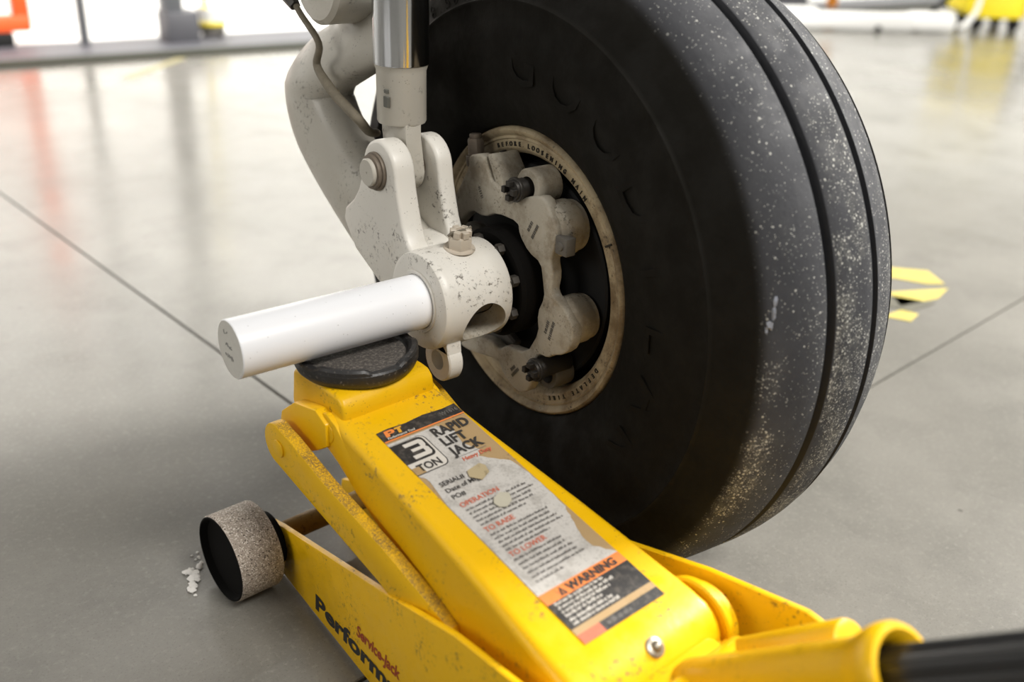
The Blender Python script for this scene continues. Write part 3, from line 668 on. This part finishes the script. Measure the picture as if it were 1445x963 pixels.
# hydraulic unit inside the frame, rear tie bar
bm = B(); box(bm, (-.045, -.44, .03), (.055, -.30, .115), .006, 2); cyl(bm, J(.005, .30, .075), J(.005, .12, .075), .026, 28, .002); obj('hydraulic_unit', bm, M_yel, jack)
bm = B(); cyl(bm, J(-.10, .445, .05), J(.112, .445, .05), .0085, 20); obj('rear_tie_bar', bm, M_yel, jack)
# rear casters
for x in (-.075, .088):
    bm = B(); cyl(bm, J(x - .012, .448, .026), J(x + .012, .448, .026), .026, 32, .003); obj('rear_caster', bm, M_black, jack)
# handle socket, flared lip, handle, cross pivot
def hp(s, x=.020): # point along the handle axis
    return J(x, .387 + .752 * s, .156 + .659 * s)
hd = (hp(1) - hp(0)).normalized()
bm = B(); lathe(bm, [(.0165, .0), (.0215, .0), (.0225, .003), (.0225, .150), (.0245, .157), (.0275, .164), (.0290, .170), (.0290, .176), (.0275, .179), (.0240, .180), (.0185, .174), (.0165, .16)], 44, frame(hp(0), hd), closed=True); sock = obj('handle_socket', bm, M_yel, jack)
bm = B(); box(bm, (-.026, -.40, .125), (.062, -.365, .170), .006, 2); cyl(bm, J(-.030, .395, .163), J(.070, .395, .163), .0175, 28, .003); obj('handle_yoke', bm, M_yel, jack)
bm = B(); cyl(bm, J(.064, .384, .153), J(.064, .470, .2330), .0165, 28, .004); obj('yoke_pivot_tube', bm, M_yel, jack)
bm = B(); L = .62; prf = [(0, .10)] + [(.0153, .10), (.0153, L), (0, L)]; lathe(bm, prf, 32, frame(hp(0), hd))
for i in range(8):
    a = 2 * pi * i / 8; off = frame((0, 0, 0), hd).to_3x3() @ Vector((.0150 * math.cos(a), .0150 * math.sin(a), 0)); tube(bm, [hp(0) + hd * .165 + off, hp(0) + hd * .40 + off, hp(0) + hd * L + off], .0016, 6)
tag(obj('handle', bm, M_blackgloss, jack), 'black ribbed handle')

# ---------------- instruction label on the arm (u to the right, v down the label, w up)
al = math.atan(.2013)
LU = Vector((1, 0, 0)); LV = J(0, math.cos(al), -math.sin(al)); LW = LV.cross(-LU) if False else Vector((0, -LV.z * -1, 0))
LW = LU.cross(-LV).normalized()
L0 = J(-.0330, .0745, arm_top(.0745)) + LW * .0002
def LM(u, v, w=0.0):
    p = L0 + LU * u + LV * v + LW * w; y = -LV
    return Matrix(((LU.x, y.x, LW.x, p.x), (LU.y, y.y, LW.y, p.y), (LU.z, y.z, LW.z, p.z), (0, 0, 0, 1)))
lab_mats = [M_tan, M_paper, M_blackband, M_inkorange, M_inkwhite, M_inkdark, M_inkgrey, M_inkred, M_inkyellow, M_yel_top]
W, H = .0848, .2590
def poly(bm, pts, w, mi):
    t = B(); f = t.faces.new([t.verts.new(LM(u, v, w).translation) for u, v in pts]); f.normal_update()
    if f.normal.dot(LW) < 0: f.normal_flip()
    bmesh.ops.triangulate(t, faces=t.faces); merge(bm, t, mi)
def rect(bm, u0, v0, u1, v1, w, mi): poly(bm, [(u0, v0), (u1, v0), (u1, v1), (u0, v1)], w, mi)
def ltext(bm, body, u, v, size, mi, bold=0.0, shear=0.0, sx=1.0, align='LEFT', w=.0010, spacing=1.0):
    put_text(bm, text_mesh(body, size, bold, align, shear, 0, spacing, sx), LM(u, v, w), mi)
def jag(a, b, n, amp):
    out = []
    for i in range(n + 1):
        t = i / n; j = random.uniform(-amp, amp) if 0 < i < n else 0
        out.append((a[0] + (b[0] - a[0]) * t + j, a[1] + (b[1] - a[1]) * t + random.uniform(-amp, amp) * (0 < i < n)))
    return out
bm = B(); rect(bm, 0, .003, W, .232, 0, 0); lab = obj('label_backing', bm, lab_mats, arm); tag(lab, 'tan adhesive backing of the torn label')
bm = B()
right = [(.052, .0165), (.062, .030), (.058, .046), (.066, .060), (.060, .066), (.0655, .072), (.080, .084), (.083, .100), (.0845, .118), (.0835, .150), (.078, .162), (.0715, .182), (.072, .194), (.0848, .2085)]
rr = [right[0]]
for p, q in zip(right, right[1:]): rr += jag(p, q, 4, .0008)[1:]
poly(bm, [(0, .0165)] + rr + [(.0, .2085), (.0005, .150), (.0, .10), (.0045, .0720), (.0040, .066), (0, .0610)], .0004, 1)
paper = obj('label_paper', bm, lab_mats, lab); tag(paper, 'torn smudged white label paper')
bm = B()
# head band
poly(bm, [(0, .0004), (.012, -.0006), (.030, .0006), (.050, -.0012), (.070, .0004), (W, -.0006), (W, .0130), (0, .0130)], .0006, 2)
rect(bm, 0, .0130, W, .0146, .0007, 3)
poly(bm, [(.005, .0090), (.0066, .0015), (.0150, .0015), (.0162, .0030), (.0156, .0055), (.0140, .0064), (.0098, .0064), (.0092, .0090)], .0008, 3)
poly(bm, [(.0095, .0050), (.0098, .0036), (.0128, .0036), (.0126, .0050)], .0009, 2)
poly(bm, [(.0168, .0035), (.0172, .0015), (.0245, .0015), (.0240, .0035), (.0222, .0035), (.0212, .0090), (.0180, .0090), (.0192, .0035)], .0008, 8)
ltext(bm, 'Performance Tool', .0046, .0122, .0038, 4, .02, .2)
ltext(bm, 'W1616', W - .0020, .0085, .0062, 6, .0, 0, 1, 'RIGHT')
# 3 TON block
def rrect(u0, v0, u1, v1, r): 
    return [(u0, v0)] + circ((u1 - r, v0 + r), r, -pi / 2, 0, 6) + circ((u1 - r, v1 - r), r, 0, pi / 2, 6) + [(u0, v1)]
poly(bm, rrect(.0, .0195, .0345, .0610, .0065), .0006, 5); poly(bm, rrect(.0, .0200, .0335, .0600, .006), .0007, 4); poly(bm, rrect(.0, .0205, .0315, .0460, .005), .0008, 2)
rect(bm, 0, .0515, .0095, .060, .00072, 0)
poly(bm, [(.0105, .0235), (.0270, .0235), (.0292, .0258), (.0292, .0315), (.0276, .0334), (.0292, .0353), (.0292, .0412), (.0270, .0436), (.0105, .0436), (.0105, .0392), (.0240, .0392), (.0240, .0352), (.0135, .0352), (.0135, .0316), (.0240, .0316), (.0240, .0278), (.0105, .0278)], .0010, 4)
ltext(bm, 'TON', .0050, .0580, .0115, 5, .03, 0, .92)
# title
ltext(bm, 'RAPID', .0420, .0290, .0148, 5, .036, 0, .90, spacing=1.07); ltext(bm, 'LIFT', .0420, .0425, .0148, 5, .036, 0, .90, spacing=1.07); ltext(bm, 'JACK', .0420, .0560, .0148, 5, .036, 0, .90, spacing=1.07)
rect(bm, .0385, .0590, .0735, .0594, .0009, 6); ltext(bm, 'Heavy Duty', .0750, .0655, .0064, 7, .02, .2, 1, 'RIGHT')
# serial block
for i, s in enumerate(('SERIAL#', 'Date of Mfg', 'PO#')): ltext(bm, s, .0085, .0810 + .0082 * i, .0070, 5, .012)
# instruction paragraphs: headings readable, body copy too small to read
def para(u0, u1, v, n, mi, dv=.0046, h=.0017):
    for i in range(n):
        u = u0; end = u1 - random.uniform(0, .012) - (.02 if i == n - 1 else 0)
        while u < end:
            l = random.uniform(.0018, .0062); ue = min(u + l, end)
            # each word is a run of separate letter strokes
            x = u
            while x < ue - .0005:
                hh = h * random.choice((1, 1, 1.45)); lw = random.uniform(.0006, .0011); poly(bm, [(x, v - hh), (x + lw, v - hh), (x + lw * .8, v), (x - .0001, v)], .0010, mi); x += lw + .0004
            u = ue + .0011
        v += dv
    return v
ltext(bm, 'OPERATION', .0085, .1080, .0072, 7, .012); para(.0095, .079, .1130, 5, 6)
ltext(bm, 'TO RAISE', .0085, .1390, .0072, 7, .012); para(.0095, .078, .1440, 5, 6)
ltext(bm, 'TO LOWER', .0085, .1690, .0072, 7, .012); para(.0085, .068, .1735, 6, 6, .0050)
# warning panel
rect(bm, 0, .2085, W, .2190, .0006, 3); ltext(bm, 'WARNING', .0250, .2174, .0100, 5, .04, 0, 1.05)
poly(bm, [(.0155, .2176), (.0190, .2098), (.0225, .2176)], .0009, 5); poly(bm, [(.0182, .2165), (.0190, .2128), (.0198, .2165)], .0010, 3)
rect(bm, 0, .2190, W, .2445, .0006, 2); para(.005, .066, .2226, 4, 4, .0039, .0020); para(.005, .078, .2388, 1, 4, .0039, .0020); para(.005, .080, .2427, 1, 4, .0039, .0020)
rect(bm, 0, .2445, W, .2500, .0006, 8) if False else rect(bm, 0, .2445, W, .2502, .0006, 0); rect(bm, .022, .2502, W, .2590, .0006, 2); rect(bm, 0, .2502, .022, .2590, .0006, 7); para(.027, .080, .2562, 1, 6, .004, .0026)
prt = obj('label_print', bm, lab_mats, lab); tag(prt, 'printed bands, headings and warning panel of the label', kind='stuff')
def scrap(uv, w, mi_m):
    t = B(); c = [LM(u, v, w + random.uniform(0, .0006)).translation for u, v in uv]
    va = [t.verts.new(p) for p in c]; vb = [t.verts.new(p - LW * .0004) for p in c]; t.faces.new(va); t.faces.new(vb[::-1])
    n = len(va)
    for i in range(n): t.faces.new((va[i], va[(i + 1) % n], vb[(i + 1) % n], vb[i]))
    bmesh.ops.recalc_face_normals(t, faces=t.faces); return t
def blot(cu, cv, ru, rv, n=14):
    return [(cu + ru * math.cos(2 * pi * i / n) * random.uniform(.75, 1.1), cv + rv * math.sin(2 * pi * i / n) * random.uniform(.75, 1.1)) for i in range(n)]
tag(obj('paper_scrap', scrap([(.0355, .0835), (.0380, .0770), (.0530, .0745), (.0560, .0790), (.0540, .0870), (.0490, .0890), (.0430, .0915), (.0400, .0880)], .0016, 0), M_scrap, lab), 'crumpled brown paper scrap stuck beside the serial lines')
tag(obj('paper_scrap', scrap([(.0330, .1180), (.0370, .1130), (.0460, .1105), (.0520, .1150), (.0480, .1230), (.0400, .1265), (.0345, .1235)], .0018, 0), plain('pale_paper_scrap', (0.48, 0.45, 0.36), .7), lab), 'pale folded paper scrap stuck on the operation text')

# ================================================================ loose bits
leaf = B(); t = leaf
p0 = J(0.0, .0335, .2475)
vs = [t.verts.new(p0 + Vector(q)) for q in ((-.003, -.001, 0), (.001, -.004, .0003), (.006, -.001, .0004), (.0015, .001, .003), (-.001, .001, .0105), (-.0022, 0, .003))]
t.faces.new(vs); r = bmesh.ops.extrude_face_region(t, geom=list(t.faces)); 
for v in [g for g in r['geom'] if isinstance(g, bmesh.types.BMVert)]: v.co += Vector((.0003, .0007, .0001))
lf = obj('dry_leaf', leaf, M_leaf); lf.location = (-.312, -.014, 0); lf.rotation_euler = (0, 0, TH)
tag(lf, 'tiny dark dry leaf fleck standing on the front edge of the jack arm', 'leaf')
bm = B()
for i in range(26):
    t_ = i / 25; c = Vector((-.426 - .028 * t_, .150 - .066 * t_, 0)) + Vector((random.uniform(-1, 1), random.uniform(-1, 1), 0)) * (.003 + .005 * math.sin(pi * min(1, t_ * 1.3)) ** 2)
    r = random.uniform(.0010, .0018) if t_ < .35 or t_ > .85 else random.uniform(.0018, .0042); t = B(); bmesh.ops.create_icosphere(t, subdivisions=2, radius=r)
    for v in t.verts: v.co = Vector((v.co.x * 1.1, v.co.y * 1.3, v.co.z * .45 + r * .44)) + Vector([random.uniform(-1, 1) * r * .25 for _ in 'xyz']); v.co.z = max(v.co.z, .0002)
    merge(bm, t, 0, Matrix.Translation(c))
tag(obj('lint_tuft', bm, M_lint, ang=60), 'wisp of white lint on the floor beside the jack front wheel', 'lint')
# hazard tape remnants on the floor behind the tyre
def tape(name, segs, label):
    root = thing(name, label, 'tape', (segs[0][0][0][0], segs[0][0][0][1], 0))
    for pts, m in segs:
        bm = B(); prism(bm, pts, .0002, .0012, 'xyz')
        o = obj('tape_stripe', bm, m, root); o.matrix_parent_inverse = Matrix.Translation((-segs[0][0][0][0], -segs[0][0][0][1], 0))
tape('floor_tape', [([(.900, .262), (.952, .268), (.985, .232), (.930, .222)], M_tapeb), ([(.985, .232), (1.035, .178), (1.000, .122), (.972, .140), (.930, .222)], M_tapey)], 'strip of yellow and black hazard tape on the floor, the one farther back')
tape('floor_tape', [([(.875, .158), (.985, .106), (.925, .090), (.835, .108)], M_tapey), ([(.80, .15), (.86, .150), (.90, .080), (.83, .085)], M_tapeb), ([(.77, .10), (.82, .098), (.83, .070), (.79, .060)], M_tapey)], 'strip of yellow and black hazard tape on the floor, the one nearer the tyre')
bm = B(); d = Vector((.599 - .363, 2.87 - 2.659)).normalized(); nn = Vector((-d.y, d.x)) * .018; a = Vector((.34, 2.635)); b = Vector((.63, 2.90))
prism(bm, [tuple(a - nn), tuple(b - nn), tuple(b + nn), tuple(a + nn)], .0002, .001, 'xyz'); tag(obj('floor_tape', bm, M_tapef), 'short faded yellow tape line on the floor before the door sill', 'tape')

# ================================================================ background things
rack = thing('orange_barrier', 'orange metal barrier frame on a black base at the far door sill', 'barrier', (.05, 3.33, 0))
def rb(name, lo, hi, m, par, bev=.004, pos=(0, 0, 0)):
    bm = B(); box(bm, lo, hi, bev, 2); o = obj(name, bm, m, par); return o
for x in (.16, -.60): rb('upright', (x - .028, -.02, .09), (x + .028, .03, .95), M_orange, rack)
rb('bottom_rail', (-.62, -.022, .062), (.186, .032, .118), M_orange, rack); rb('mid_rail', (-.62, -.02, .215), (.16, .03, .25), M_orange, rack)
for x in (.06, -.60): rb('base_foot', (x - .09, -.05, .016), (x + .055, .06, .064), M_black, rack)
def post(x, y, w, label, box_w=0):
    p = thing('door_post', label, 'post', (x, y, .012)); rb('post_shaft', (-w / 2, -w / 2, 0), (w / 2, w / 2, 2.6), M_greypost, p)
    if box_w: rb('post_foot', (-w / 2 - .004, -w / 2 - .02, 0), (box_w, w / 2 + .02, .115), plain('grey_foot_paint', (0.075, 0.075, 0.085), .5), p)
post(.39, 3.22, .030, 'thin grey post standing on the door sill'); post(.705, 3.17, .070, 'thick grey post with a boxy foot on the door sill', .085)
bk = thing('mop_bucket', 'white bucket with a yellow rim on a dark wheeled base beside the thick grey post', 'bucket', (.88, 3.22, .016))
bm = B(); lathe(bm, [(0, .05), (.050, .05), (.062, .112), (.058, .112), (.047, .056), (0, .056)], 32); obj('bucket_body', bm, M_offwhite, bk)
bm = B(); lathe(bm, [(.051, .044), (.057, .045), (.058, .058), (.052, .058)], 32, closed=True); obj('yellow_band', bm, M_brightyel, bk)
bm = B(); cyl(bm, (0, 0, .012), (0, 0, .045), .050, 24, .004); obj('bucket_base', bm, M_cast_dark, bk)
for a in (0.4, 2.0, 3.6, 5.2):
    bm = B(); x, y = .04 * math.cos(a), .04 * math.sin(a); cyl(bm, (x - .006, y, .011), (x + .006, y, .011), .011, 16, .002); obj('caster_wheel', bm, M_black, bk)
bm = B(); cyl(bm, (-.01, .03, .06), (-.02, .05, .95), .010, 14, .002); obj('mop_handle', bm, M_brightyel, bk)
beam = thing('white_tow_bar', 'long white tow bar lying low along the far floor at right', 'tow bar', (3.44, 2.36, 0))
dirv = Vector((4.12 - 3.40, 1.97 - 2.40, 0)); ang = math.atan2(dirv.y, dirv.x); beam.rotation_euler = (0, 0, ang)
rb('beam', (-.6, -.01, .010), (.66, .10, .078), M_offwhite, beam, .012); rb('coupling_end', (.60, -.02, .008), (.82, .11, .085), M_offwhite, beam, .02); rb('upper_rail', (-.6, .03, .075), (.12, .10, .098), M_offwhite, beam, .008)
for x in (-.45, .42):
    bm = B(); cyl(bm, (x, -.022, .014), (x, .01, .014), .014, 20, .003); obj('bar_wheel', bm, M_black, beam)
cart = thing('yellow_service_cart', 'bright yellow wheeled service cart at the far right behind the tow bar', 'cart', (4.50, 1.98, 0), math.radians(-38))
bm = B(); prism(bm, [(-.16, .085), (-.12, .058), (.12, .058), (.155, .085), (.16, .40), (-.18, .40)], -.14, .14, 'xzy', .015, 2); obj('cart_body', bm, M_brightyel, cart)
for x, y in ((-.085, -.10), (.10, -.10), (-.085, .10), (.10, .10)):
    bm = B(); cyl(bm, (x - .018, y, .036), (x + .018, y, .036), .036, 20, .005); obj('cart_wheel', bm, M_black, cart)
for x0, x1 in ((-.20, -.12), (.19, .14)):
    bm = B(); tube(bm, [(x0, -.17, .012), (x1, -.15, .10), (x1 * .9, -.15, .42)], .013, 10); obj('cart_leg', bm, M_offwhite, cart)
bm = B(); tube(bm, [(-.40, -.12, .012), (-.28, -.13, .14), (-.10, -.12, .40)], .014, 10); obj('cart_strut', bm, M_black, cart)
bm = B(); tube(bm, [(.22, -.15, .05), (.17, -.16, .2), (.12, -.15, .45)], .013, 10); obj('cart_strut', bm, M_black, cart)
tb = thing('dark_equipment_case', 'dark grey equipment case on the far floor just right of the tyre top', 'case', (4.05, 2.95, 0), math.radians(-38)); rb('case_body', (-.22, -.1, 0), (.14, .16, .2), M_sill, tb, .01); rb('case_lid', (-.225, -.105, .2), (.145, .165, .26), M_cast_dark, tb, .01)
op = thing('orange_bollard', 'short orange post beside the dark equipment case', 'bollard', (4.31, 2.78, 0)); bm = B(); cyl(bm, (0, 0, .012), (0, 0, .6), .03, 20, .005); obj('bollard_post', bm, plain('amber_orange_paint', (0.62, 0.22, 0.02), .5), op); bm = B(); cyl(bm, (0, 0, 0), (0, 0, .014), .06, 24, .003); obj('bollard_base', bm, M_cast_dark, op)
